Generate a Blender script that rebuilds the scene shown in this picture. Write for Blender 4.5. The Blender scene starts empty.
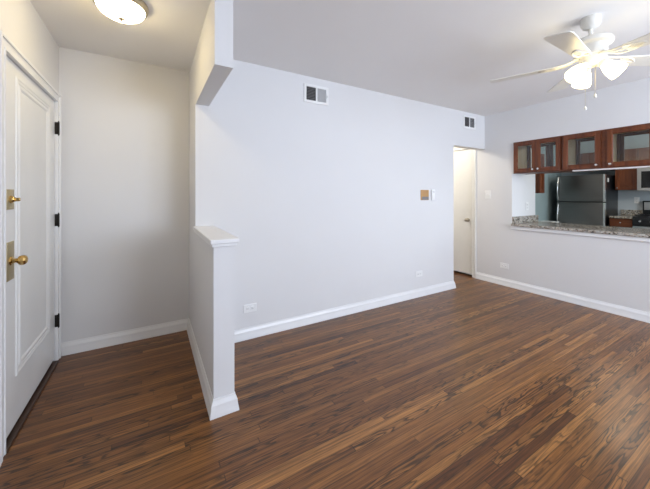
import bpy, bmesh, math, random
from mathutils import Vector, Matrix
S = bpy.context.scene
C = S.collection
PI = math.pi
R = math.radians

# ------------------------------------------------------------------ camera
cam_d = bpy.data.cameras.new('camera')
cam = bpy.data.objects.new('camera', cam_d); C.objects.link(cam)
cam.location = (0, 0, 1.3)
cam.rotation_euler = (R(90), 0, R(-30.3))
cam_d.sensor_width = 36; cam_d.lens = 296 * 36 / 650
cam_d.shift_y = -49.5 / 650
cam_d.clip_start = 0.05
S.camera = cam

# ------------------------------------------------------------------ light
S.view_settings.view_transform = 'Standard'
S.view_settings.look = 'None'
S.view_settings.exposure = 0.08
S.view_settings.gamma = 1.0
S.view_settings.use_curve_mapping = False
w = bpy.data.worlds.new('world'); S.world = w; w.use_nodes = True
w.node_tree.nodes['Background'].inputs[0].default_value = (0.62, 0.75, 1.0, 1)
w.node_tree.nodes['Background'].inputs[1].default_value = 1.0

def area(name, loc, rot, sx, sy, power, col):
    d = bpy.data.lights.new(name, 'AREA'); d.shape = 'RECTANGLE'; d.size = sx; d.size_y = sy
    d.energy = power; d.color = col
    o = bpy.data.objects.new(name, d); C.objects.link(o); o.location = loc; o.rotation_euler = rot
    return o
# daylight through the two living room windows in the wall behind the camera
DAY = (0.76, 0.845, 1.0)
area('window_daylight', (1.95, -1.88, 1.6), (R(104), 0, 0), 1.2, 1.35, 68, DAY)
area('window_daylight', (3.45, -1.88, 1.6), (R(104), 0, 0), 1.2, 1.35, 68, DAY)
# daylight through the kitchen window
area('window_daylight', (6.5, -0.44, 1.55), (R(90), 0, 0), 1.1, 1.1, 30, (0.80, 0.92, 1.0))
# warm lamps under the ceilings of the hall and the kitchen
def bulb(name, loc, power, col, r=0.05, parent=None):
    d = bpy.data.lights.new(name, 'POINT'); d.energy = power; d.color = col; d.shadow_soft_size = r
    o = bpy.data.objects.new(name, d); C.objects.link(o); o.location = loc
    if parent: o.parent = parent
    return o
WARM = (1.0, 0.83, 0.56)
bulb('hall_lamp', (3.45, 3.5, 2.3), 26, (1.0, 0.93, 0.80), 0.12)
bulb('kitchen_lamp', (6.3, 1.6, 2.32), 17, (1.0, 0.9, 0.75), 0.15)

# ------------------------------------------------------------------ materials
def nt(name):
    m = bpy.data.materials.new(name); m.use_nodes = True
    t = m.node_tree
    return m, t, t.nodes['Principled BSDF']
def N(t, kind, **kw):
    n = t.nodes.new(kind)
    for k, v in kw.items(): setattr(n, k, v)
    return n
def L(t, a, b): t.links.new(a, b)
def math_n(t, op, a, b=None, c=None):
    n = N(t, 'ShaderNodeMath', operation=op)
    for i, v in enumerate((a, b, c)):
        if v is None: continue
        if isinstance(v, (int, float)): n.inputs[i].default_value = v
        else: L(t, v, n.inputs[i])
    return n.outputs[0]
def ramp(t, fac, stops, interp='LINEAR'):
    r = N(t, 'ShaderNodeValToRGB'); L(t, fac, r.inputs[0])
    e = r.color_ramp.elements; r.color_ramp.interpolation = interp
    while len(e) < len(stops): e.new(0.5)
    for k, (p, c) in enumerate(stops):
        e[k].position = p; e[k].color = (c[0], c[1], c[2], 1)
    return r.outputs[0]
def paint(name, col, rough=0.6, bump=0.0, scale=90, metal=0.0, spec=0.5, vary=0.03):
    m, t, b = nt(name)
    tc = N(t, 'ShaderNodeTexCoord')
    n = N(t, 'ShaderNodeTexNoise'); n.inputs['Scale'].default_value = 3.0; n.inputs['Detail'].default_value = 4
    L(t, tc.outputs['Object'], n.inputs['Vector'])
    a = [max(0, c * (1 - vary)) for c in col]; d = [min(1, c * (1 + vary)) for c in col]
    L(t, ramp(t, n.outputs[0], [(0.3, a), (0.7, d)]), b.inputs['Base Color'])
    b.inputs['Roughness'].default_value = rough; b.inputs['Metallic'].default_value = metal
    b.inputs['Specular IOR Level'].default_value = spec
    if bump:
        n2 = N(t, 'ShaderNodeTexNoise'); n2.inputs['Scale'].default_value = scale; n2.inputs['Detail'].default_value = 3
        L(t, tc.outputs['Object'], n2.inputs['Vector'])
        bp = N(t, 'ShaderNodeBump'); bp.inputs['Strength'].default_value = bump; bp.inputs['Distance'].default_value = 0.002
        L(t, n2.outputs[0], bp.inputs['Height']); L(t, bp.outputs[0], b.inputs['Normal'])
    return m

def oak_floor():
    m, t, b = nt('oak_strip_floor')
    tc = N(t, 'ShaderNodeTexCoord'); sp = N(t, 'ShaderNodeSeparateXYZ')
    L(t, tc.outputs['Object'], sp.inputs[0])
    x, y = sp.outputs[0], sp.outputs[1]
    W = 0.042
    yr = math_n(t, 'DIVIDE', y, W); row = math_n(t, 'FLOOR', yr); fy = math_n(t, 'FRACT', yr)
    wn = N(t, 'ShaderNodeTexWhiteNoise', noise_dimensions='1D'); L(t, row, wn.inputs['W'])
    xs = math_n(t, 'ADD', math_n(t, 'DIVIDE', x, 1.3), math_n(t, 'MULTIPLY', wn.outputs['Value'], 7.3))
    # vary the plank lengths along a row
    xs = math_n(t, 'ADD', xs, math_n(t, 'MULTIPLY', math_n(t, 'SINE', math_n(t, 'MULTIPLY', xs, 4.1)), 0.18))
    col_i = math_n(t, 'FLOOR', xs); fx = math_n(t, 'FRACT', xs)
    cv = N(t, 'ShaderNodeCombineXYZ'); L(t, row, cv.inputs[0]); L(t, col_i, cv.inputs[1])
    w2 = N(t, 'ShaderNodeTexWhiteNoise', noise_dimensions='2D'); L(t, cv.outputs[0], w2.inputs['Vector'])
    rnd = w2.outputs['Value']
    sc = N(t, 'ShaderNodeSeparateColor'); L(t, w2.outputs['Color'], sc.inputs[0])
    rnd2 = sc.outputs[1]; rnd3 = sc.outputs[2]
    z = math_n(t, 'MULTIPLY', rnd2, 29.0)
    xo = math_n(t, 'ADD', x, math_n(t, 'MULTIPLY', rnd, 37.0))
    def noise(sx, sy, det, rough=0.5):
        g = N(t, 'ShaderNodeCombineXYZ')
        L(t, math_n(t, 'MULTIPLY', xo, sx), g.inputs[0]); L(t, math_n(t, 'MULTIPLY', y, sy), g.inputs[1]); L(t, z, g.inputs[2])
        n = N(t, 'ShaderNodeTexNoise'); n.inputs['Scale'].default_value = 1.0
        n.inputs['Detail'].default_value = det; n.inputs['Roughness'].default_value = rough
        L(t, g.outputs[0], n.inputs['Vector']); return n.outputs[0]
    # cathedral figure: contour lines of a stretched noise, shifted plank by plank
    n1 = noise(1.8, 17.0, 2.5, 0.5)
    rings = math_n(t, 'FRACT', math_n(t, 'MULTIPLY', n1, math_n(t, 'ADD', 5.0, math_n(t, 'MULTIPLY', rnd3, 6.0))))
    ringc = ramp(t, rings, [(0.0, (0.10,) * 3), (0.16, (0.20,) * 3), (0.34, (0.80,) * 3), (0.8, (1,) * 3), (0.95, (0.70,) * 3), (1.0, (0.10,) * 3)])
    # how strongly a plank shows the figure
    amt = N(t, 'ShaderNodeMapRange'); L(t, rnd3, amt.inputs[0]); amt.inputs[1].default_value = 0.35; amt.inputs[2].default_value = 0.85; amt.inputs[3].default_value = 0.12; amt.inputs[4].default_value = 0.9; amt = amt.outputs[0]
    # straight streaks and fine pores
    streak = ramp(t, noise(2.2, 120.0, 3.0, 0.65), [(0.34, (0.40,) * 3), (0.50, (0.95,) * 3), (0.66, (1.4,) * 3)])
    pore = ramp(t, noise(7.0, 330.0, 2.0), [(0.36, (0.40,) * 3), (0.54, (1,) * 3)])
    base = ramp(t, rnd, [(0.0, (0.11, 0.038, 0.010)), (0.10, (0.18, 0.067, 0.016)), (0.5, (0.225, 0.088, 0.021)), (0.90, (0.285, 0.118, 0.030)), (1.0, (0.38, 0.168, 0.046))])
    def mul(a, c, f):
        q = N(t, 'ShaderNodeMix', data_type='RGBA', blend_type='MULTIPLY')
        if isinstance(f, float): q.inputs[0].default_value = f
        else: L(t, f, q.inputs[0])
        L(t, a, q.inputs[6]); L(t, c, q.inputs[7]); return q.outputs[2]
    c = mul(mul(mul(base, ringc, amt), streak, 0.85), pore, 0.55)
    # seams between strips and at the butt ends
    ey = math_n(t, 'MINIMUM', fy, math_n(t, 'SUBTRACT', 1.0, fy))
    ex = math_n(t, 'MULTIPLY', math_n(t, 'MINIMUM', fx, math_n(t, 'SUBTRACT', 1.0, fx)), 24.0)
    seam = ramp(t, math_n(t, 'MINIMUM', ex, ey), [(0.0, (0.10,) * 3), (0.07, (1,) * 3)])
    c = mul(c, seam, 0.8)
    L(t, c, b.inputs['Base Color'])
    n3 = N(t, 'ShaderNodeTexNoise'); n3.inputs['Scale'].default_value = 2.2; n3.inputs['Detail'].default_value = 4
    L(t, tc.outputs['Object'], n3.inputs['Vector'])
    mr = N(t, 'ShaderNodeMapRange'); L(t, n3.outputs[0], mr.inputs[0])
    mr.inputs[1].default_value = 0.3; mr.inputs[2].default_value = 0.7; mr.inputs[3].default_value = 0.28; mr.inputs[4].default_value = 0.34
    L(t, mr.outputs[0], b.inputs['Roughness'])
    b.inputs['Specular IOR Level'].default_value = 0.5
    bp = N(t, 'ShaderNodeBump'); bp.inputs['Strength'].default_value = 0.06; bp.inputs['Distance'].default_value = 0.002
    L(t, c, bp.inputs['Height']); L(t, bp.outputs[0], b.inputs['Normal'])
    return m

def wood(name, c1, c2, rough=0.35, axis=2):
    m, t, b = nt(name)
    tc = N(t, 'ShaderNodeTexCoord'); mp = N(t, 'ShaderNodeMapping')
    s = [26, 26, 26]; s[axis] = 2.2
    mp.inputs['Scale'].default_value = s
    L(t, tc.outputs['Object'], mp.inputs[0])
    n = N(t, 'ShaderNodeTexNoise'); n.inputs['Scale'].default_value = 1; n.inputs['Detail'].default_value = 5
    L(t, mp.outputs[0], n.inputs['Vector'])
    L(t, ramp(t, n.outputs[0], [(0.3, c1), (0.7, c2)]), b.inputs['Base Color'])
    b.inputs['Roughness'].default_value = rough
    return m

def granite():
    m, t, b = nt('speckled_granite')
    tc = N(t, 'ShaderNodeTexCoord')
    v = N(t, 'ShaderNodeTexVoronoi'); v.inputs['Scale'].default_value = 62
    L(t, tc.outputs['Object'], v.inputs['Vector'])
    s = N(t, 'ShaderNodeSeparateColor'); L(t, v.outputs['Color'], s.inputs[0])
    n = N(t, 'ShaderNodeTexNoise'); n.inputs['Scale'].default_value = 14; n.inputs['Detail'].default_value = 6
    L(t, tc.outputs['Object'], n.inputs['Vector'])
    f = math_n(t, 'ADD', math_n(t, 'MULTIPLY', s.outputs[0], 0.55), math_n(t, 'MULTIPLY', n.outputs[0], 0.5))
    L(t, ramp(t, f, [(0.22, (0.05, 0.045, 0.04)), (0.36, (0.2, 0.165, 0.13)), (0.52, (0.42, 0.36, 0.29)), (0.66, (0.5, 0.47, 0.42)), (0.85, (0.22, 0.21, 0.2))]), b.inputs['Base Color'])
    b.inputs['Roughness'].default_value = 0.18
    return m

def brushed(name, col, rough=0.32, axis=0):
    m, t, b = nt(name)
    tc = N(t, 'ShaderNodeTexCoord'); mp = N(t, 'ShaderNodeMapping')
    s = [300, 300, 300]; s[axis] = 3
    mp.inputs['Scale'].default_value = s
    L(t, tc.outputs['Object'], mp.inputs[0])
    n = N(t, 'ShaderNodeTexNoise'); n.inputs['Scale'].default_value = 1; n.inputs['Detail'].default_value = 2
    L(t, mp.outputs[0], n.inputs['Vector'])
    a = [c * 0.88 for c in col]
    L(t, ramp(t, n.outputs[0], [(0.3, a), (0.7, col)]), b.inputs['Base Color'])
    b.inputs['Metallic'].default_value = 1.0; b.inputs['Roughness'].default_value = rough
    return m

def glass_pane():
    m = bpy.data.materials.new('clear_pane'); m.use_nodes = True
    t = m.node_tree; t.nodes.clear()
    o = N(t, 'ShaderNodeOutputMaterial'); mx = N(t, 'ShaderNodeMixShader')
    tr = N(t, 'ShaderNodeBsdfTransparent'); tr.inputs[0].default_value = (0.93, 0.95, 0.94, 1)
    gl = N(t, 'ShaderNodeBsdfGlossy'); gl.inputs['Roughness'].default_value = 0.03
    fr = N(t, 'ShaderNodeFresnel'); fr.inputs[0].default_value = 1.5
    L(t, math_n(t, 'MINIMUM', math_n(t, 'MULTIPLY', fr.outputs[0], 1.0), 0.7), mx.inputs[0])
    L(t, tr.outputs[0], mx.inputs[1]); L(t, gl.outputs[0], mx.inputs[2]); L(t, mx.outputs[0], o.inputs[0])
    return m

def glowing(name, col, strength, base=(0.9, 0.88, 0.82)):
    m, t, b = nt(name)
    b.inputs['Base Color'].default_value = (*base, 1); b.inputs['Roughness'].default_value = 0.3
    b.inputs['Emission Color'].default_value = (*col, 1)
    b.inputs['Emission Strength'].default_value = strength * 0.82
    return m

M = dict(
    wall=paint('wall_paint', (0.76, 0.755, 0.755), 0.62, 0.10, vary=0.006),
    ceil=paint('ceiling_paint', (0.88, 0.865, 0.85), 0.8, 0.08, vary=0.006),
    kwall=paint('kitchen_wall_paint', (0.36, 0.46, 0.48), 0.6, 0.05),
    kback=paint('kitchen_back_paint', (0.56, 0.61, 0.65), 0.6, 0.05, vary=0.006),
    trim=paint('white_trim_enamel', (0.84, 0.84, 0.84), 0.32),
    door=paint('white_door_enamel', (0.82, 0.82, 0.81), 0.36),
    cream=paint('cream_door_paint', (0.80, 0.79, 0.75), 0.4),
    floor=oak_floor(),
    kfloor=paint('kitchen_floor_tile', (0.35, 0.32, 0.28), 0.4),
    cherry=wood('cherry_cabinet_wood', (0.085, 0.019, 0.005), (0.185, 0.049, 0.012), 0.33),
    cherryh=wood('cherry_rail_wood', (0.085, 0.019, 0.005), (0.185, 0.049, 0.012), 0.33, 0),
    birch=wood('birch_lining', (0.66, 0.48, 0.27), (0.78, 0.60, 0.37), 0.5),
    granite=granite(),
    steel=brushed('brushed_stainless', (0.55, 0.55, 0.55), 0.3),
    dsteel=brushed('dark_stainless', (0.20, 0.193, 0.185), 0.33),
    chrome=paint('polished_chrome', (0.75, 0.75, 0.74), 0.15, metal=1),
    nickel=paint('satin_nickel', (0.50, 0.45, 0.37), 0.3, metal=1),
    brass=paint('polished_brass', (0.62, 0.42, 0.16), 0.18, metal=1),
    obrass=paint('aged_brass_plate', (0.56, 0.48, 0.31), 0.45, metal=1),
    bronze=paint('oiled_bronze', (0.02, 0.016, 0.012), 0.45, metal=0.6),
    black=paint('black_enamel', (0.012, 0.012, 0.014), 0.3),
    bglass=paint('black_glass', (0.006, 0.006, 0.007), 0.08),
    pwhite=paint('white_plastic', (0.88, 0.88, 0.87), 0.35),
    pdark=paint('dark_slot', (0.03, 0.03, 0.03), 0.6),
    fan=paint('fan_white', (0.78, 0.76, 0.70), 0.35),
    vgrey=paint('vent_grey', (0.70, 0.70, 0.70), 0.5),
    mgrey=paint('mid_grey', (0.22, 0.21, 0.21), 0.5),
    tan=paint('tan_card', (0.50, 0.29, 0.12), 0.7),
    threshold=wood('dark_threshold_oak', (0.030, 0.014, 0.007), (0.06, 0.028, 0.013), 0.4, 1),
    glass=glass_pane(),
    bowl=glowing('lit_bowl_glass', (1.0, 0.79, 0.41), 29.0),
    shade=glowing('lit_shade_glass', (1.0, 0.82, 0.42), 9.5),
    strip=paint('light_strip_lens', (0.85, 0.83, 0.82), 0.4),
)

# ------------------------------------------------------------------ mesh helpers
def B(): return bmesh.new()
def bx(bm, lo, hi, bev=0.0, seg=2):
    b2 = bmesh.new()
    bmesh.ops.create_cube(b2, size=1)
    for v in b2.verts:
        v.co = Vector([(lo[i] + hi[i]) / 2 + v.co[i] * (hi[i] - lo[i]) for i in range(3)])
    if bev > 0: bmesh.ops.bevel(b2, geom=list(b2.edges), offset=bev, segments=seg, profile=0.5, affect='EDGES')
    merge(bm, b2); return bm
def merge(bm, b2, mat=None):
    if mat is not None: bmesh.ops.transform(b2, matrix=mat, verts=b2.verts)
    me = bpy.data.meshes.new('tmp'); b2.to_mesh(me); b2.free(); bm.from_mesh(me); bpy.data.meshes.remove(me)
def lathe(bm, prof, n=32, mat=None, cap=True):
    b2 = bmesh.new(); rings = []
    for r, z in prof:
        if r < 1e-6: rings.append([b2.verts.new((0, 0, z))])
        else: rings.append([b2.verts.new((r * math.cos(2 * PI * k / n), r * math.sin(2 * PI * k / n), z)) for k in range(n)])
    for a, c in zip(rings, rings[1:]):
        for k in range(n):
            q = [a[k % len(a)], a[(k + 1) % len(a)], c[(k + 1) % len(c)], c[k % len(c)]]
            q = list(dict.fromkeys(q))
            if len(q) > 2: b2.faces.new(q)
    if cap:
        for rr in (rings[0], rings[-1]):
            if len(rr) > 2: b2.faces.new(rr)
    bmesh.ops.recalc_face_normals(b2, faces=b2.faces)
    merge(bm, b2, mat); return bm
def tube(bm, pts, r, n=10):
    pts = [Vector(p) for p in pts]; b2 = bmesh.new(); rings = []
    rs = r if isinstance(r, (list, tuple)) else [r] * len(pts)
    up = None
    for i, p in enumerate(pts):
        d = (pts[min(i + 1, len(pts) - 1)] - pts[max(i - 1, 0)]).normalized()
        if up is None:
            up = d.orthogonal().normalized()
        up = (up - d * up.dot(d)).normalized(); s = d.cross(up)
        rings.append([b2.verts.new(p + rs[i] * (up * math.cos(2 * PI * k / n) + s * math.sin(2 * PI * k / n))) for k in range(n)])
    for a, c in zip(rings, rings[1:]):
        for k in range(n): b2.faces.new((a[k], a[(k + 1) % n], c[(k + 1) % n], c[k]))
    b2.faces.new(rings[0]); b2.faces.new(rings[-1])
    bmesh.ops.recalc_face_normals(b2, faces=b2.faces)
    merge(bm, b2); return bm
def prism(bm, poly, z0, z1, mat=None):
    b2 = bmesh.new()
    lo = [b2.verts.new((p[0], p[1], z0)) for p in poly]; hi = [b2.verts.new((p[0], p[1], z1)) for p in poly]
    n = len(poly)
    for k in range(n): b2.faces.new((lo[k], lo[(k + 1) % n], hi[(k + 1) % n], hi[k]))
    b2.faces.new(lo); b2.faces.new(hi)
    bmesh.ops.recalc_face_normals(b2, faces=b2.faces)
    merge(bm, b2, mat); return bm
def obj(name, bm, mat, parent=None, smooth=False):
    me = bpy.data.meshes.new(name); bmesh.ops.recalc_face_normals(bm, faces=bm.faces)
    bm.to_mesh(me); bm.free()
    mats = mat if isinstance(mat, (list, tuple)) else [mat]
    for m in mats: me.materials.append(M[m] if isinstance(m, str) else m)
    o = bpy.data.objects.new(name, me); C.objects.link(o)
    if parent: o.parent = parent
    if smooth:
        for p in me.polygons: p.use_smooth = True
        try:
            me.set_sharp_from_angle(angle=R(40))
        except Exception: pass
    return o
def struct(name, bm, mat, **kw):
    o = obj(name, bm, mat, **kw); o['kind'] = 'structure'; return o
def thing(name, label, cat, loc, rz=0, group=None):
    o = bpy.data.objects.new(name, None); C.objects.link(o); o.empty_display_size = 0.1
    o.location = loc; o.rotation_euler = (0, 0, rz); o['label'] = label; o['category'] = cat
    if group: o['group'] = group
    return o
def tag(o, label, cat, group=None):
    o['label'] = label; o['category'] = cat
    if group: o['group'] = group
    return o
def dup(root, loc, rz, label, name=None):
    r = root.copy(); C.objects.link(r); r.location = loc; r.rotation_euler = (0, 0, rz); r['label'] = label
    for ch in list(root.children):
        c = ch.copy(); C.objects.link(c); c.parent = r
        for g in ch.children:
            d = g.copy(); C.objects.link(d); d.parent = c
    return r
E, Wd = -PI / 2, PI / 2      # faces -X (right walls); faces +X (left wall)

# ------------------------------------------------------------------ room shell
XL, XR, YB, YE, H = -0.65, 4.38, 2.67, 3.155, 2.5
YR = -1.9                      # wall behind the camera
PX0, PX1, PY = 0.312, 0.432, 1.83     # partition
T = 0.12
HX0, HY1 = 2.6, 4.3            # hall
KX1, KY0, KY1 = 8.1, -0.5, 3.12   # kitchen
OX0, OZ = 3.645, 2.0           # hall opening in the back wall
CY0, CY1, CZ0, CZ1 = 0.87, 2.272, 0.865, 2.035   # pass-through

b = B(); bx(b, (XL - T, YR - T, -0.1), (XR + T, HY1 + T, 0)); struct('floor', b, 'floor')
b = B(); bx(b, (XR + T, KY0 - T, -0.1), (KX1 + T, KY1 + T, 0)); struct('floor_kitchen', b, 'kfloor')
b = B(); bx(b, (XL - T, YR - T, H), (XR + T, HY1 + T, H + 0.1)); bx(b, (XR + T, KY0 - T, H), (KX1 + T, KY1 + T, H + 0.1)); struct('ceiling', b, 'ceil')
# left wall with the entry door hole
DY0, DY1, DZ = 2.092, 3.045, 2.03
b = B()
bx(b, (XL - T, YR - T, 0), (XL, DY0, H)); bx(b, (XL - T, DY1, 0), (XL, YE + T, H)); bx(b, (XL - T, DY0, DZ), (XL, DY1, H))
bx(b, (XL - T, DY0, 0), (XL - T + 0.02, DY1, DZ))
struct('wall_left', b, 'wall')
b = B(); bx(b, (XL, YE, 0), (PX1, YE + T, H)); struct('wall_entry', b, 'wall')
# partition: full wall at the back, half wall and dropped beam in front
b = B()
bx(b, (PX0, YB, 0), (PX1, YE, H)); bx(b, (PX0, PY, 0), (PX1, YB, 1.0)); bx(b, (PX0, 1.795, 2.055), (PX1 - 0.015, YB, H))
struct('wall_partition', b, 'wall')
b = B()
bx(b, (PX1, YB, 0), (OX0, YB + T, H)); bx(b, (OX0, YB, OZ), (XR, YB + T, H))
struct('wall_back', b, 'wall')
# right wall with pass-through and hall door
HD0, HD1, HDZ = 2.862, 3.63, 2.04
b = B(); bx(b, (XR, YR - T, 0), (XR + T, CY0, H)); struct('wall_right_near', b, 'wall')
b = B(); bx(b, (XR, CY0, 0), (XR + T, CY1, CZ0)); struct('wall_right_sill', b, 'wall')
b = B(); bx(b, (XR, CY0, CZ1), (XR + T, CY1, H)); bx(b, (XR, CY1 - 0.0205, 1.60), (XR + T, CY1, CZ1)); struct('wall_right_header', b, 'wall')
b = B()
bx(b, (XR, CY1, 0), (XR + T, HD0, H)); bx(b, (XR, HD1, 0), (XR + T, HY1 + T, H)); bx(b, (XR, HD0, HDZ), (XR + T, HD1, H))
bx(b, (XR + T - 0.02, HD0, 0), (XR + T, HD1, HDZ))
struct('wall_right', b, 'wall')
b = B(); bx(b, (HX0 - T, YB + T, 0), (HX0, HY1, H)); bx(b, (HX0 - T, HY1, 0), (XR, HY1 + T, H)); struct('wall_hall', b, 'wall')
# wall behind the camera with two windows
b = B()
wins = [(1.3, 2.6), (2.8, 4.1)]; WZ0, WZ1 = 0.87, 2.33
bx(b, (XL, YR - T, 0), (XR, YR, WZ0)); bx(b, (XL, YR - T, WZ1), (XR, YR, H))
for a, c in ((XL, 1.3), (2.6, 2.8), (4.1, XR)): bx(b, (a, YR - T, WZ0), (c, YR, WZ1))
struct('wall_rear', b, 'wall')
def window(name, x0, x1, z0, z1, y):
    b = B(); f = 0.05
    for lo, hi in (((x0, z0), (x0 + f, z1)), ((x1 - f, z0), (x1, z1)), ((x0 + f, z0), (x1 - f, z0 + f)), ((x0 + f, z1 - f), (x1 - f, z1)), ((x0 + f, (z0 + z1) / 2 - f / 2), (x1 - f, (z0 + z1) / 2 + f / 2))):
        bx(b, (lo[0], y - 0.10, lo[1]), (hi[0], y - 0.05, hi[1]))
    o = struct(name, b, 'trim')
    b = B(); bx(b, (x0 + f, y - 0.08, z0 + f), (x1 - f, y - 0.075, z1 - f)); obj('window_pane', b, 'glass', o)
for i, (a, c) in enumerate(wins): window('window_%d' % (i + 1), a, c, WZ0, WZ1, YR)
# kitchen walls
b = B()
bx(b, (XR + T, CY1, 0), (5.03, CY1 + T, H))
struct('wall_kitchen_stub', b, 'wall')
b = B(); bx(b, (5.03 - T, CY1 + T, 0), (5.03, KY1 + T, H)); struct('wall_kitchen_return', b, 'wall')
b = B(); bx(b, (5.03, KY1, 0), (KX1, KY1 + T, H)); struct('wall_kitchen_left', b, 'kwall')
b = B(); bx(b, (KX1, KY0 - T, 0), (KX1 + T, KY1 + T, H)); struct('wall_kitchen_back', b, 'kback')
b = B()
kw = (5.9, 7.1, 0.95, 2.15)
bx(b, (XR + T, KY0 - T, 0), (KX1, KY0, kw[2])); bx(b, (XR + T, KY0 - T, kw[3]), (KX1, KY0, H))
bx(b, (XR + T, KY0 - T, kw[2]), (kw[0], KY0, kw[3])); bx(b, (kw[1], KY0 - T, kw[2]), (KX1, KY0, kw[3]))
struct('wall_kitchen_right', b, 'wall')
window('window_3', kw[0], kw[1], kw[2], kw[3], KY0)

# baseboards: profile extruded along a straight run, mitred at the ends
PROF = [(0, 0), (0.024, 0), (0.023, 0.012), (0.0195, 0.030), (0.0165, 0.050), (0.015, 0.068), (0.011, 0.078), (0.006, 0.090), (0.0045, 0.100), (0, 0.100)]
def base(name, p0, p1, nrm, m0=0, m1=0):
    """m0/m1: +1 lengthens the outer edge (outside corner), -1 shortens it (inside corner)."""
    p0, p1, nrm = Vector((*p0, 0)), Vector((*p1, 0)), Vector((*nrm, 0))
    d = (p1 - p0).normalized(); bm = B(); ra, rb = [], []
    for o, z in PROF:
        ra.append(bm.verts.new(p0 + nrm * o - d * o * m0 + Vector((0, 0, z))))
        rb.append(bm.verts.new(p1 + nrm * o + d * o * m1 + Vector((0, 0, z))))
    n = len(PROF)
    for k in range(n): bm.faces.new((ra[k], ra[(k + 1) % n], rb[(k + 1) % n], rb[k]))
    bm.faces.new(ra); bm.faces.new(rb)
    return struct(name, bm, 'trim')
base('baseboard_entry', (XL, YE), (PX0, YE), (0, -1), -1, -1)
base('baseboard_partition', (PX0, YE), (PX0, PY), (-1, 0), -1, 1)
base('baseboard_post', (PX0, PY), (PX1, PY), (0, -1), 1, 1)
base('baseboard_partition_right', (PX1, PY), (PX1, YB), (1, 0), 1, -1)
base('baseboard_back', (PX1, YB), (OX0, YB), (0, -1), -1, 1)
base('baseboard_opening', (OX0, YB), (OX0, YB + T), (1, 0), 1, 0)
base('baseboard_right', (XR, YR), (XR, HD0 - 0.065), (-1, 0), -1, 0)
base('baseboard_left', (XL, YR), (XL, DY0 - 0.075), (1, 0), -1, 0)
base('baseboard_rear', (XL, YR), (XR, YR), (0, 1), -1, -1)
base('baseboard_hall', (HX0, HY1), (XR, HY1), (0, -1), -1, -1)

# cap on the half wall, with the bed moulding under it
b = B()
bx(b, (PX0 - 0.022, PY - 0.030, 1.014), (PX1 + 0.022, YB - 0.0, 1.040), 0.004)
bx(b, (PX0 - 0.012, PY - 0.016, 0.994), (PX1 + 0.012, YB - 0.0, 1.014), 0.003)
struct('trim_1', b, 'trim')

# entry door casing, jamb, threshold
def casing(name, x, y0, y1, z1, sgn, wdt, mat='trim'):
    """flat stepped casing around an opening in a wall at X=x; sgn = side it faces"""
    b = B()
    for k, (w0, w1, th) in enumerate(((0.0, wdt, 0.014), (wdt - 0.016, wdt + 0.001, 0.022), (-0.001, 0.010, 0.018))):
        X0, X1 = sorted((x, x + sgn * th))
        bx(b, (X0, y0 - w1, 0), (X1, y0 - w0, z1 + w1), 0.0015); bx(b, (X0, y1 + w0, 0), (X1, y1 + w1, z1 + w1), 0.0015)
        bx(b, (X0, y0 - w0, z1 + w0), (X1, y1 + w0, z1 + w1), 0.0015)
    return struct(name, b, mat)
casing('trim_2', XL, DY0, DY1, DZ, 1, 0.066)
b = B(); bx(b, (XL - 0.09, DY0, 0), (XL + 0.022, DY1, 0.012), 0.003); bx(b, (XL - 0.05, DY0, 0.012), (XL - 0.012, DY1, 0.02), 0.003); struct('trim_3', b, 'threshold')
casing('trim_4', XR, HD0, HD1, HDZ, -1, 0.058, 'cream')

# ------------------------------------------------------------------ entry door
def rect_mould(bm, x0, x1, z0, z1, y, prof):
    """picture-frame moulding on a face at local y (front = -y): prof = (inset, height) pairs"""
    n = len(prof); rings = []
    for cx, cz, ix, iz in ((x0, z0, 1, 1), (x1, z0, -1, 1), (x1, z1, -1, -1), (x0, z1, 1, -1)):
        rings.append([bm.verts.new((cx + ix * p, y - h, cz + iz * p)) for p, h in prof])
    for k in range(4):
        a, c = rings[k], rings[(k + 1) % 4]
        for j in range(n - 1): bm.faces.new((a[j], a[j + 1], c[j + 1], c[j]))
d = bpy.data.objects.new('door_1', None); C.objects.link(d); d['kind'] = 'structure'
d.location = (XL - 0.006, DY0 + 0.003, 0.02); d.rotation_euler = (0, 0, Wd)
DW = DY1 - DY0 - 0.006
b = B(); bx(b, (0, 0, 0.008), (DW, 0.042, 2.007), 0.0015); obj('door_slab', b, 'door', d)
b = B(); rect_mould(b, 0.195, DW - 0.125, 0.27, 1.945, 0.0002, [(0, 0), (0.003, 0.005), (0.012, 0.008), (0.020, 0.004), (0.030, 0.0035), (0.034, 0.0)])
rect_mould(b, 0.238, DW - 0.168, 0.313, 1.902, 0.0002, [(0, 0), (0.004, 0.005), (0.013, 0.007), (0.022, 0.002), (0.024, 0)])
obj('panel_moulding', b, 'door', d)
def lock(zc, hh, kind):
    b = B(); bx(b, (0.070, -0.005, zc - hh / 2), (0.162, 0, zc + hh / 2), 0.0015)
    for z in (zc - hh / 2 + 0.01, zc + hh / 2 - 0.01): lathe(b, [(0.004, 0), (0.003, 0.002), (0, 0.002)], 12, Matrix.Translation((0.116, -0.005, z)) @ Matrix.Rotation(R(90), 4, 'X'))
    p = obj('lock_plate', b, 'obrass', d, True)
    b = B(); mt = Matrix.Translation((0.116, -0.004, zc)) @ Matrix.Rotation(R(90), 4, 'X')
    if kind == 'knob':
        lathe(b, [(0.024, 0), (0.022, 0.006), (0.013, 0.010), (0.011, 0.022), (0.014, 0.028), (0.023, 0.034), (0.027, 0.044), (0.026, 0.054), (0.020, 0.062), (0.012, 0.066), (0, 0.067)], 10, mt)
        obj('door_knob', b, 'brass', p)
    else:
        lathe(b, [(0.021, 0), (0.020, 0.007), (0.013, 0.013), (0.012, 0.018), (0, 0.018)], 24, mt)
        bx(b, (0.1075, -0.042, zc - 0.010), (0.1245, -0.018, zc + 0.010), 0.004)
        obj('thumb_turn', b, 'brass', p, True)
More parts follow.
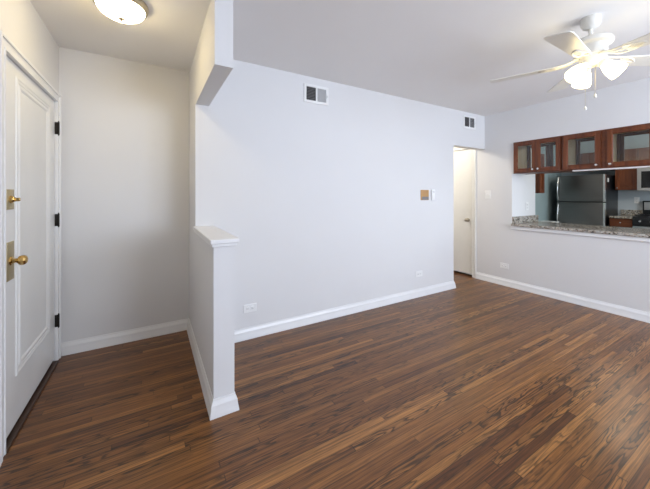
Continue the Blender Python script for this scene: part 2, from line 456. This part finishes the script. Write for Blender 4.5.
lock(0.928, 0.205, 'knob'); lock(1.256, 0.108, 'turn')
for z in (1.80, 1.085, 0.30):
    b = B(); bx(b, (DW - 0.002, -0.012, z - 0.047), (DW + 0.014, -0.004, z + 0.047), 0.001)
    tube(b, [(DW + 0.004, -0.026, z - 0.05), (DW + 0.004, -0.026, z + 0.05)], 0.006, 12)
    tube(b, [(DW + 0.004, -0.026, z - 0.057), (DW + 0.004, -0.026, z + 0.057)], 0.004, 8)
    bx(b, (DW - 0.001, -0.026, z - 0.047), (DW + 0.010, -0.012, z + 0.047), 0.0005)
    obj('hinge', b, 'bronze', d, True)

# hall door
d = bpy.data.objects.new('door_2', None); C.objects.link(d); d['kind'] = 'structure'
d.location = (XR + 0.012, HD1 - 0.004, 0.0); d.rotation_euler = (0, 0, E)
DW2 = HD1 - HD0 - 0.008
b = B(); bx(b, (0, 0, 0.035), (DW2, 0.035, 2.034), 0.0015); obj('door_slab', b, 'cream', d)
b = B(); mt = Matrix.Translation((DW2 - 0.085, 0, 0.90)) @ Matrix.Rotation(R(90), 4, 'X')
lathe(b, [(0.032, 0), (0.031, 0.006), (0.012, 0.010), (0.011, 0.030), (0.020, 0.038), (0.027, 0.050), (0.024, 0.062), (0.012, 0.068), (0, 0.069)], 24, mt)
obj('door_knob', b, 'nickel', d, True)

# pass-through trim
b = B(); bx(b, (XR - 0.018, CY0 - 0.02, CZ0 - 0.045), (XR, CY1 + 0.01, CZ0 - 0.001), 0.003); struct('trim_5', b, 'trim')

# ------------------------------------------------------------------ granite counter on the pass-through
t = thing('countertop', 'speckled brown and grey granite counter along the pass-through sill', 'countertop', (XR, CY1, CZ0))
b = B(); bx(b, (-0.035, -(CY1 - CY0), 0.0), (0.70, 0.0, 0.034), 0.004); obj('counter_slab', b, 'granite', t)
b = B(); bx(b, (0.0, -0.022, 0.034), (0.70, 0.0, 0.130), 0.003); obj('backsplash', b, 'granite', t)

# ------------------------------------------------------------------ glass fronted cabinets over the pass-through
def glass_door(parent, x0, x1, z0, z1, y0, front, knob_side):
    """frame y0..y0+0.02 (front=-y)"""
    f = 0.043; b = B()
    bx(b, (x0, y0, z0), (x0 + f, y0 + 0.02, z1), 0.0025); bx(b, (x1 - f, y0, z0), (x1, y0 + 0.02, z1), 0.0025)
    bx(b, (x0 + f, y0 + 0.001, z0), (x1 - f, y0 + 0.019, z0 + f), 0.0025); bx(b, (x0 + f, y0 + 0.001, z1 - f), (x1 - f, y0 + 0.019, z1), 0.0025)
    if front: rect_mould(b, x0 + f - 0.001, x1 - f + 0.001, z0 + f - 0.001, z1 - f + 0.001, y0 + 0.006, [(0, 0.004), (0.004, 0.003), (0.009, 0.0), (0.009, -0.006)])
    dr = obj('door', b, 'cherry', parent)
    b = B(); bx(b, (x0 + f, y0 + 0.009, z0 + f), (x1 - f, y0 + 0.012, z1 - f)); obj('glass_pane', b, 'glass', dr)
    if knob_side:
        kx = x0 + 0.03 if knob_side < 0 else x1 - 0.03
        b = B(); lathe(b, [(0.009, 0), (0.007, 0.004), (0.006, 0.012), (0.012, 0.018), (0.0145, 0.024), (0.011, 0.030), (0, 0.032)], 16, Matrix.Translation((kx, y0 + 0.001, z0 + 0.032)) @ Matrix.Rotation(R(90), 4, 'X'))
        obj('knob', b, 'chrome', dr, True)
def glass_cabinet(label, y_left, wdt, doors):
    t = thing('glass_cabinet', label, 'cabinet', (XR, y_left, 1.603), E, 'glass cabinets over the pass-through')
    h, dep = 0.431, 0.34
    b = B()
    bx(b, (0.001, 0, 0), (0.019, dep, h)); bx(b, (wdt - 0.019, 0, 0), (wdt - 0.001, dep, h))
    bx(b, (0.019, 0, 0), (wdt - 0.019, dep, 0.018)); bx(b, (0.019, 0, h - 0.018), (wdt - 0.019, dep, h))
    obj('carcass', b, 'cherry', t)
    b = B()
    bx(b, (0.019, 0.022, 0.018), (0.022, dep - 0.022, h - 0.018)); bx(b, (wdt - 0.022, 0.022, 0.018), (wdt - 0.019, dep - 0.022, h - 0.018))
    bx(b, (0.022, 0.022, 0.018), (wdt - 0.022, dep - 0.022, 0.021)); bx(b, (0.022, 0.022, h - 0.021), (wdt - 0.022, dep - 0.022, h - 0.018))
    obj('interior_lining', b, 'birch', t)
    # face frames front and kitchen side
    for y0 in (-0.002, dep - 0.018):
        b = B(); s = 0.036
        bx(b, (0, y0, -0.004), (s, y0 + 0.02, h)); bx(b, (wdt - s, y0, -0.004), (wdt, y0 + 0.02, h))
        bx(b, (s, y0, -0.004), (wdt - s, y0 + 0.02, s)); bx(b, (s, y0, h - s), (wdt - s, y0 + 0.02, h))
        obj('face_frame', b, 'cherryh', t)
    for x0, x1, ks in doors:
        glass_door(t, x0, x1, 0.008, h - 0.014, -0.0225, True, ks)
        glass_door(t, x0, x1, 0.008, h - 0.014, dep + 0.0025, False, 0)
    return t
glass_cabinet('two-door cherry cabinet with glass panes at the left end of the pass-through', CY1 - 0.021, 0.570, [(0.012, 0.287, 1), (0.290, 0.558, -1)])
glass_cabinet('single-door cherry glass cabinet in the middle, its knob at lower right', 1.680, 0.391, [(0.014, 0.365, 1)])
glass_cabinet('single-door cherry glass cabinet at the right end, its knob at lower left', 1.288, 0.417, [(0.030, 0.404, -1)])
# light strip below the cabinets
t = thing('light_strip', 'slim white under-cabinet light strip below the two right glass cabinets', 'light', (XR + 0.03, 1.58, 1.597), E)
b = B(); bx(b, (0, -0.026, -0.012), (0.70, 0.03, 0.006), 0.003); obj('housing', b, 'pwhite', t)
b = B(); bx(b, (0.02, -0.018, -0.0145), (0.68, 0.022, -0.0115), 0.001); obj('lens', b, 'strip', t)

# ------------------------------------------------------------------ kitchen
# refrigerator
t = thing('refrigerator', 'dark stainless top-freezer refrigerator with curved handles in the kitchen', 'refrigerator', (7.40, 2.935, 0), E)
FW = 0.772
b = B(); bx(b, (0.004, 0.062, 0.02), (FW - 0.004, 0.69, 1.69), 0.006); obj('body', b, 'black', t)
b = B(); bx(b, (0.02, 0.05, 0.0), (FW - 0.02, 0.12, 0.075), 0.004); obj('toe_grille', b, 'black', t)
for z0, z1, hz in ((0.085, 1.155, (0.62, 1.11)), (1.168, 1.70, (1.21, 1.66))):
    b = B(); bx(b, (0, 0, z0), (FW, 0.058, z1), 0.010, 3); dr = obj('door', b, 'dsteel', t, True)
    b = B(); bx(b, (FW - 0.028, -0.004, z0 + 0.002), (FW + 0.003, 0.05, z1 - 0.002), 0.003); obj('lit_door_edge', b, 'chrome', dr)  # light caught along the door's right edge, put in as a bright metal strip
    b = B(); n = 12
    tube(b, [(0.032, -0.012 - 0.045 * math.sin(PI * k / n), hz[0] + (hz[1] - hz[0]) * k / n) for k in range(n + 1)], 0.012, 10)
    for z in hz: bx(b, (0.020, -0.018, z - 0.012), (0.044, 0.002, z + 0.012), 0.003)
    obj('handle', b, 'chrome', dr, True)
b = B(); bx(b, (0, 0, 0), (0.03, 0.014, 0.075), 0.003)
o = obj('magnetic_clip', b, 'pwhite'); o.location = (7.52, 2.1485, 1.55)
tag(o, 'small white clip stuck high on the black side of the refrigerator', 'clip')

def panel_door(parent, x0, x1, z0, z1, y0, knob=None, name='door', mat='cherry'):
    f = 0.055; b = B()
    bx(b, (x0, y0, z0), (x0 + f, y0 + 0.02, z1), 0.002); bx(b, (x1 - f, y0, z0), (x1, y0 + 0.02, z1), 0.002)
    bx(b, (x0 + f, y0 + 0.0008, z0), (x1 - f, y0 + 0.02, z0 + f), 0.002); bx(b, (x0 + f, y0 + 0.0008, z1 - f), (x1 - f, y0 + 0.02, z1), 0.002)
    bx(b, (x0 + f, y0 + 0.011, z0 + f), (x1 - f, y0 + 0.018, z1 - f))
    bx(b, (x0 + f + 0.02, y0 + 0.005, z0 + f + 0.02), (x1 - f - 0.02, y0 + 0.013, z1 - f - 0.02), 0.004)
    dr = obj(name, b, mat, parent)
    if knob:
        b = B(); lathe(b, [(0.009, 0), (0.006, 0.004), (0.006, 0.012), (0.0145, 0.022), (0.011, 0.028), (0, 0.030)], 16, Matrix.Translation((knob[0], y0 + 0.001, knob[1])) @ Matrix.Rotation(R(90), 4, 'X'))
        obj('knob', b, 'chrome', dr, True)
def wall_cabinet(label, loc, wdt, h, dep, doors, rz=E):
    t = thing('wall_cabinet', label, 'cabinet', loc, rz, 'solid-door cherry kitchen cabinets')
    b = B(); bx(b, (0, 0.021, 0), (wdt, dep, h), 0.001); obj('carcass', b, 'cherry', t)
    for x0, x1, k in doors: panel_door(t, x0, x1, 0.004, h - 0.004, 0.0, k)
    return t
wall_cabinet('cherry wall cabinet with solid door between refrigerator and microwave', (7.77, 2.125, 1.395), 0.315, 0.775, 0.329, [(0.003, 0.312, (0.034, 0.04))])
wall_cabinet('wide low cherry cabinet above the refrigerator', (7.77, 2.935, 1.80), 0.806, 0.37, 0.329, [(0.003, 0.400, (0.37, 0.04)), (0.406, 0.803, (0.436, 0.04))])
wall_cabinet('cherry cabinet directly above the microwave', (7.77, 1.806, 1.80), 0.76, 0.37, 0.329, [(0.003, 0.377, (0.347, 0.04)), (0.383, 0.757, (0.413, 0.04))])
# base cabinet and its counter
t = thing('base_cabinet', 'cherry base cabinet with a knobbed drawer beside the black range', 'cabinet', (7.48, 2.125, 0), E)
b = B(); bx(b, (0, 0.021, 0.1), (0.315, 0.615, 0.87), 0.001); bx(b, (0.0, 0.08, 0), (0.315, 0.6, 0.1)); obj('carcass', b, 'cherry', t)
b = B(); bx(b, (0.004, 0, 0.715), (0.311, 0.02, 0.862), 0.004); dr = obj('drawer', b, 'cherryh', t)
b = B(); lathe(b, [(0.009, 0), (0.006, 0.004), (0.006, 0.012), (0.0145, 0.022), (0.011, 0.028), (0, 0.030)], 16, Matrix.Translation((0.157, 0.001, 0.79)) @ Matrix.Rotation(R(90), 4, 'X')); obj('knob', b, 'chrome', dr, True)
panel_door(t, 0.004, 0.311, 0.11, 0.705, 0.0, (0.035, 0.66))
t = thing('kitchen_counter', 'short dark granite counter between refrigerator and range', 'countertop', (7.46, 2.125, 0.87), E)
b = B(); bx(b, (0, 0, 0), (0.315, 0.638, 0.035), 0.003); obj('counter_slab', b, 'granite', t)
b = B(); bx(b, (0, 0.615, 0.035), (0.315, 0.638, 0.14), 0.003); obj('backsplash', b, 'granite', t)
# range
t = thing('range', 'black gas range with a steel backguard under the microwave', 'stove', (7.44, 1.806, 0), E)
b = B(); bx(b, (0, 0.03, 0.05), (0.756, 0.64, 0.905), 0.004); obj('body', b, 'black', t)
b = B(); bx(b, (0, 0.0, 0.76), (0.756, 0.05, 0.905), 0.01, 3); cp = obj('control_panel', b, 'black', t, True)
for k in range(5):
    b = B(); lathe(b, [(0.022, 0), (0.020, 0.02), (0.015, 0.026), (0, 0.026)], 20, Matrix.Translation((0.10 + 0.139 * k, 0.001, 0.835)) @ Matrix.Rotation(R(90), 4, 'X')); obj('control_knob', b, 'chrome', cp, True)
b = B(); bx(b, (0.004, 0.004, 0.24), (0.752, 0.04, 0.745), 0.006); od = obj('oven_door', b, 'steel', t, True)
b = B(); bx(b, (0.12, 0.001, 0.34), (0.636, 0.006, 0.60), 0.001); obj('oven_window', b, 'bglass', od)
b = B(); tube(b, [(0.06, 0.01, 0.69), (0.06, -0.04, 0.69), (0.70, -0.04, 0.69), (0.70, 0.01, 0.69)], 0.011, 10); obj('oven_handle', b, 'chrome', od, True)
b = B(); bx(b, (0.004, 0.006, 0.06), (0.752, 0.04, 0.23), 0.004); obj('drawer', b, 'steel', t)
b = B(); bx(b, (0.0, 0.03, 0.905), (0.756, 0.59, 0.917), 0.003); obj('cooktop', b, 'black', t)
for gx in (0.03, 0.268, 0.506):
    b = B(); gw = 0.22
    for k in range(4): bx(b, (gx + k * gw / 3.3, 0.06, 0.932), (gx + k * gw / 3.3 + 0.012, 0.56, 0.947))
    for k in range(4): bx(b, (gx, 0.06 + k * 0.16, 0.932), (gx + gw - 0.008, 0.072 + k * 0.16, 0.947))
    for px in (gx, gx + gw * 3 / 3.3):
        for py in (0.06, 0.54): bx(b, (px, py, 0.917), (px + 0.012, py + 0.012, 0.933))
    obj('grate', b, 'black', t)
b = B(); bx(b, (0, 0.59, 0.905), (0.756, 0.65, 1.19), 0.008, 3); bg = obj('backguard', b, 'black', t, True)
b = B(); bx(b, (0.02, 0.585, 1.02), (0.736, 0.5915, 1.165), 0.002); obj('backguard_panel', b, 'steel', bg)
b = B(); bx(b, (0.27, 0.581, 1.05), (0.49, 0.586, 1.13), 0.001); obj('display', b, 'bglass', bg)
# microwave
t = thing('microwave', 'stainless over-the-range microwave with a dark window', 'microwave', (7.70, 1.806, 1.375), E)
b = B(); bx(b, (0, 0.03, 0), (0.756, 0.398, 0.42), 0.004); obj('body', b, 'steel', t)
b = B(); bx(b, (0, 0, 0.0), (0.58, 0.032, 0.42), 0.006); md = obj('door', b, 'steel', t)
b = B(); bx(b, (0.055, -0.002, 0.055), (0.50, 0.004, 0.355), 0.001); obj('window', b, 'bglass', md)
b = B(); tube(b, [(0.545, 0.004, 0.05), (0.545, -0.03, 0.06), (0.545, -0.03, 0.36), (0.545, 0.004, 0.37)], 0.009, 10); obj('handle', b, 'chrome', md, True)
b = B(); bx(b, (0.583, 0.0, 0.0), (0.756, 0.032, 0.42), 0.006); obj('control_panel', b, 'bglass', t)
# cabinet on the teal wall and the white ledge under it
t = thing('wall_cabinet', 'small cherry wall cabinet hanging on the teal kitchen wall', 'cabinet', (6.36, 2.80, 1.335), 0, 'solid-door cherry kitchen cabinets')
b = B(); bx(b, (0, 0.021, 0), (0.20, 0.319, 0.76), 0.001); obj('carcass', b, 'cherry', t)
panel_door(t, 0.003, 0.197, 0.004, 0.756, 0.0, None)
t = thing('ledge', 'white ledge along the foot of the teal wall beside the refrigerator', 'ledge', (5.96, KY1 - 0.003, 0))
b = B(); bx(b, (0, -0.27, 0.72), (1.33, 0, 0.755), 0.004); obj('ledge_top', b, 'trim', t)
b = B(); bx(b, (0.02, -0.25, 0.0), (1.31, 0, 0.72), 0.003); obj('ledge_front', b, 'trim', t)

# ------------------------------------------------------------------ outlets, switch, thermostat, vents
def outlet(label, loc, rz, upright=False):
    t = thing('wall_outlet', label, 'outlet', loc, rz, 'white wall outlets')
    w2, h2 = (0.037, 0.06) if upright else (0.06, 0.037)
    b = B(); bx(b, (-w2, -0.006, -h2), (w2, 0, h2), 0.0025); obj('cover_plate', b, 'pwhite', t)
    for s in (-1, 1):
        cx, cz = (0, s * 0.021) if upright else (s * 0.021, 0)
        b = B(); bx(b, (cx - 0.0145, -0.009, cz - 0.0145), (cx + 0.0145, -0.0055, cz + 0.0145), 0.003); sk = obj('socket', b, 'pwhite', t)
        b = B()
        for q in (-1, 1):
            if upright: bx(b, (cx + q * 0.006 - 0.001, -0.0093, cz - 0.002), (cx + q * 0.006 + 0.001, -0.0085, cz + 0.007))
            else: bx(b, (cx - 0.002, -0.0093, q * 0.006 - 0.001), (cx + 0.007, -0.0085, q * 0.006 + 0.001))
        lathe(b, [(0.0025, 0), (0.0025, 0.0008), (0, 0.0008)], 10, Matrix.Translation((cx - (0 if upright else 0.007), -0.0085, cz - (0.007 if upright else 0))) @ Matrix.Rotation(R(90), 4, 'X'))
        obj('slots', b, 'pdark', sk)
    return t
o1 = outlet('white outlet low on the long wall just right of the half wall', (0.770, YB, 0.272), 0)
dup(o1, (2.955, YB, 0.29), 0, 'white outlet low on the long wall below the thermostat')
dup(o1, (XR, 2.375, 0.28), E, 'white outlet low on the wall below the pass-through')
o2 = outlet('white upright outlet inside the pass-through above the granite backsplash', (4.787, CY1, 1.135), 0, True)
dup(o2, (KX1, 1.90, 1.20), E, 'white outlet on the kitchen back wall between counter and wall cabinet')
t = thing('light_switch', 'white light switch plate beside the hall doorway on the right wall', 'switch', (XR, 2.617, 1.305), E)
b = B(); bx(b, (-0.045, -0.006, -0.06), (0.045, 0, 0.06), 0.0025); obj('cover_plate', b, 'pwhite', t)
for s in (-0.023, 0.023):
    b = B(); bx(b, (s - 0.005, -0.016, -0.008), (s + 0.005, -0.005, 0.010), 0.002); obj('toggle', b, 'pwhite', t)
t = thing('thermostat', 'slim white thermostat on the long wall beside a tan plate', 'thermostat', (3.208, YB, 1.30), 0)
b = B(); bx(b, (-0.030, -0.022, -0.072), (0.030, 0, 0.072), 0.006, 3); obj('body', b, 'pwhite', t, True)
b = B(); bx(b, (-0.016, -0.0235, 0.026), (0.016, -0.0215, 0.055), 0.0005); obj('display', b, 'vgrey', t)
t = thing('wall_plate', 'tan rectangular plate with a grey lower strip, left of the thermostat', 'plate', (3.058, YB, 1.30), 0)
b = B(); bx(b, (-0.073, -0.008, -0.066), (0.073, 0, 0.066), 0.0015); obj('tan_panel', b, 'tan', t)
b = B(); bx(b, (-0.055, -0.011, -0.062), (0.068, -0.0075, -0.022), 0.001); obj('grey_strip', b, 'mgrey', t)
def vent(label, loc, rz, wd, hh, nl):
    t = thing('wall_vent', label, 'vent', loc, rz, 'air vents near the ceiling')
    f = 0.026; b = B(); x, z = wd / 2, hh / 2
    for lo, hi in (((-x, -z), (-x + f, z)), ((x - f, -z), (x, z)), ((-x + f, -z), (x - f, -z + f)), ((-x + f, z - f), (x - f, z)), ((-0.008, -z + f), (0.008, z - f))):
        bx(b, (lo[0], -0.010, lo[1]), (hi[0], 0, hi[1]), 0.002)
    obj('frame', b, 'pwhite', t)
    b = B(); bx(b, (-x + f - 0.002, -0.002, -z + f - 0.002), (x - f + 0.002, -0.0002, z - f + 0.002)); obj('backing', b, 'pdark', t)
    # left bank of louvres tilted open, right bank of vertical blades tilted shut
    for k in range(nl):
        zz = -z + f + (hh - 2 * f) * (k + 0.5) / nl
        b = B(); bx(b, (-x + f, -0.0085, zz - 0.0012), (-0.008, -0.002, zz + 0.0012)); obj('louvre', b, 'mgrey', t)
    b = B(); m = 10
    for k in range(m):
        xx = 0.008 + (x - f - 0.008) * (k + 0.5) / m; q = (x - f - 0.008) / m * 0.5
        prism(b, [(xx - q, -0.0085), (xx - q + 0.002, -0.0085), (xx + q, -0.003), (xx + q - 0.002, -0.003)], -z + f, z - f)
    obj('blade_bank', b, 'vgrey', t)
    b = B(); bx(b, (x - 0.017, -0.020, -0.012), (x - 0.010, -0.008, 0.012), 0.002); obj('lever', b, 'pwhite', t)
    return t
v1 = vent('white louvred vent high on the long wall near the beam', (1.456, YB, 2.329), 0, 0.285, 0.187, 9)
dup(v1, (4.0, YB, 2.36), 0, 'white louvred vent high above the hall doorway')

# ------------------------------------------------------------------ entry ceiling lamp
t = thing('ceiling_lamp', 'lit flush dome lamp with a nickel rim on the entry ceiling', 'lamp', (-0.165, 2.225, H))
b = B(); lathe(b, [(0.125, 0), (0.145, -0.004), (0.148, -0.018), (0.143, -0.032), (0.136, -0.040), (0.126, -0.042), (0.124, -0.03), (0.125, 0)], 48, cap=False); obj('rim', b, 'nickel', t, True)
b = B(); lathe(b, [(0.130, -0.037), (0.126, -0.052), (0.112, -0.072), (0.085, -0.089), (0.05, -0.099), (0.02, -0.103), (0, -0.1035)], 48); obj('glass_bowl', b, 'bowl', t, True)
b = B(); lathe(b, [(0.0, -0.102), (0.017, -0.103), (0.018, -0.107), (0.010, -0.112), (0.007, -0.117), (0.004, -0.121), (0, -0.122)], 24); obj('finial', b, 'nickel', t, True)

# ------------------------------------------------------------------ ceiling fan
FX, FY = 2.57, 0.825
t = thing('ceiling_fan', 'white five-blade ceiling fan with lit glass shades', 'fan', (FX, FY, H))
b = B(); lathe(b, [(0.0, 0.0), (0.052, 0), (0.055, -0.012), (0.054, -0.045), (0.044, -0.064), (0.028, -0.074), (0.012, -0.078), (0, -0.078)], 40); obj('canopy', b, 'fan', t, True)
b = B(); tube(b, [(0, 0, -0.07), (0, 0, -0.15)], 0.0125, 20); lathe(b, [(0.012, -0.125), (0.024, -0.13), (0.026, -0.142), (0, -0.142)], 24); obj('downrod', b, 'fan', t, True)
b = B(); lathe(b, [(0, -0.134), (0.035, -0.136), (0.085, -0.146), (0.110, -0.158), (0.117, -0.170), (0.117, -0.186), (0.110, -0.194), (0.096, -0.198), (0.086, -0.214), (0.088, -0.240), (0.080, -0.262), (0, -0.262)], 48); obj('motor_housing', b, 'fan', t, True)
b = B(); lathe(b, [(0, -0.262), (0.060, -0.262), (0.062, -0.300), (0.055, -0.318), (0.040, -0.330), (0, -0.332)], 40); obj('light_hub', b, 'fan', t, True)
def blade_bm():
    b = B(); r0, r1 = 0.20, 0.60
    top = []
    for k in range(13):
        u = k / 12; r = r0 + (r1 - r0 - 0.02) * u; hw = 0.050 + 0.020 * u
        top.append((r, hw))
    pts = [(r0 - 0.012, -0.038)] + [(r, -h) for r, h in top] + [(r1 - 0.006, -0.060), (r1, -0.045), (r1, 0.045), (r1 - 0.006, 0.060)] + [(r, h) for r, h in reversed(top)] + [(r0 - 0.012, 0.038)]
    prism(b, pts, -0.003, 0.003, Matrix.Rotation(R(-9), 4, 'X'))
    return b
def arm_bm():
    b = B()
    # two curved straps that close into a leaf-shaped plate under the blade
    for s in (-1, 1):
        pts = [(0.075, s * 0.014, 0.028), (0.105, s * 0.022, 0.012), (0.14, s * 0.036, 0.0), (0.18, s * 0.042, -0.003), (0.225, s * 0.036, -0.005), (0.265, s * 0.018, -0.007), (0.285, 0, -0.008)]
        tube(b, [(x, y, z - 0.16 * y * (1 if x > 0.13 else 0.5)) for x, y, z in pts], 0.0055, 8)
    tube(b, [(0.06, 0, 0.030), (0.10, 0, 0.014), (0.15, 0, 0.0), (0.20, 0, -0.004), (0.285, 0, -0.008)], 0.0045, 8)
    bx(b, (0.055, -0.022, 0.018), (0.095, 0.022, 0.034), 0.004)
    return b
bl0 = None; ar0 = None
for k in range(5):
    ang = R(40 + 72 * k)
    if bl0 is None:
        bl = bl0 = obj('blade', blade_bm(), 'fan', t); ar = ar0 = obj('blade_arm', arm_bm(), 'fan', t, True)
    else:
        bl = bl0.copy(); ar = ar0.copy(); C.objects.link(bl); C.objects.link(ar); bl.parent = t; ar.parent = t
    bl.location = (0, 0, -0.293); ar.location = (0, 0, -0.290)
    bl.rotation_euler = (0, 0, ang); ar.rotation_euler = (0, 0, ang)
sh = [(0.018, 0.0), (0.025, -0.006), (0.034, -0.025), (0.044, -0.050), (0.050, -0.075), (0.053, -0.095), (0.054, -0.108), (0.051, -0.108), (0.050, -0.095), (0.047, -0.075), (0.041, -0.050), (0.031, -0.025), (0.016, -0.008)]
for k in range(3):
    ang = R(-80 + 120 * k)
    mt = Matrix.Rotation(ang, 4, 'Z') @ Matrix.Translation((0.055, 0, -0.322)) @ Matrix.Rotation(R(-44), 4, 'Y')
    b = B(); lathe(b, [(0, 0.012), (0.018, 0.012), (0.024, 0.004), (0.024, -0.014), (0.020, -0.018), (0, -0.018)], 24, mt)
    c = mt @ Vector((0, 0, 0.008)); tube(b, [(0.03 * math.cos(ang), 0.03 * math.sin(ang), -0.30), c], 0.010, 10)
    ho = obj('shade_holder', b, 'fan', t, True)
    b = B(); lathe(b, sh, 32, mt @ Matrix.Translation((0, 0, -0.012)), cap=False); obj('glass_shade', b, 'shade', ho, True)
    b = B(); lathe(b, [(0, -0.018), (0.012, -0.02), (0.016, -0.04), (0.024, -0.055), (0.025, -0.068), (0.018, -0.084), (0, -0.090)], 20, mt); obj('light_bulb', b, 'shade', ho, True)
for (px, py, z1) in ((-0.008, 0.026, -0.60), (0.007, -0.022, -0.525)):
    b = B(); tube(b, [(px, py, -0.325), (px, py, z1)], 0.0016, 6)
    ch = obj('pull_chain', b, 'nickel', t)
    b = B(); lathe(b, [(0, 0.008), (0.004, 0.006), (0.008, -0.004), (0.009, -0.010), (0.006, -0.018), (0, -0.020)], 16, Matrix.Translation((px, py, z1))); obj('chain_pull', b, 'fan', ch, True)
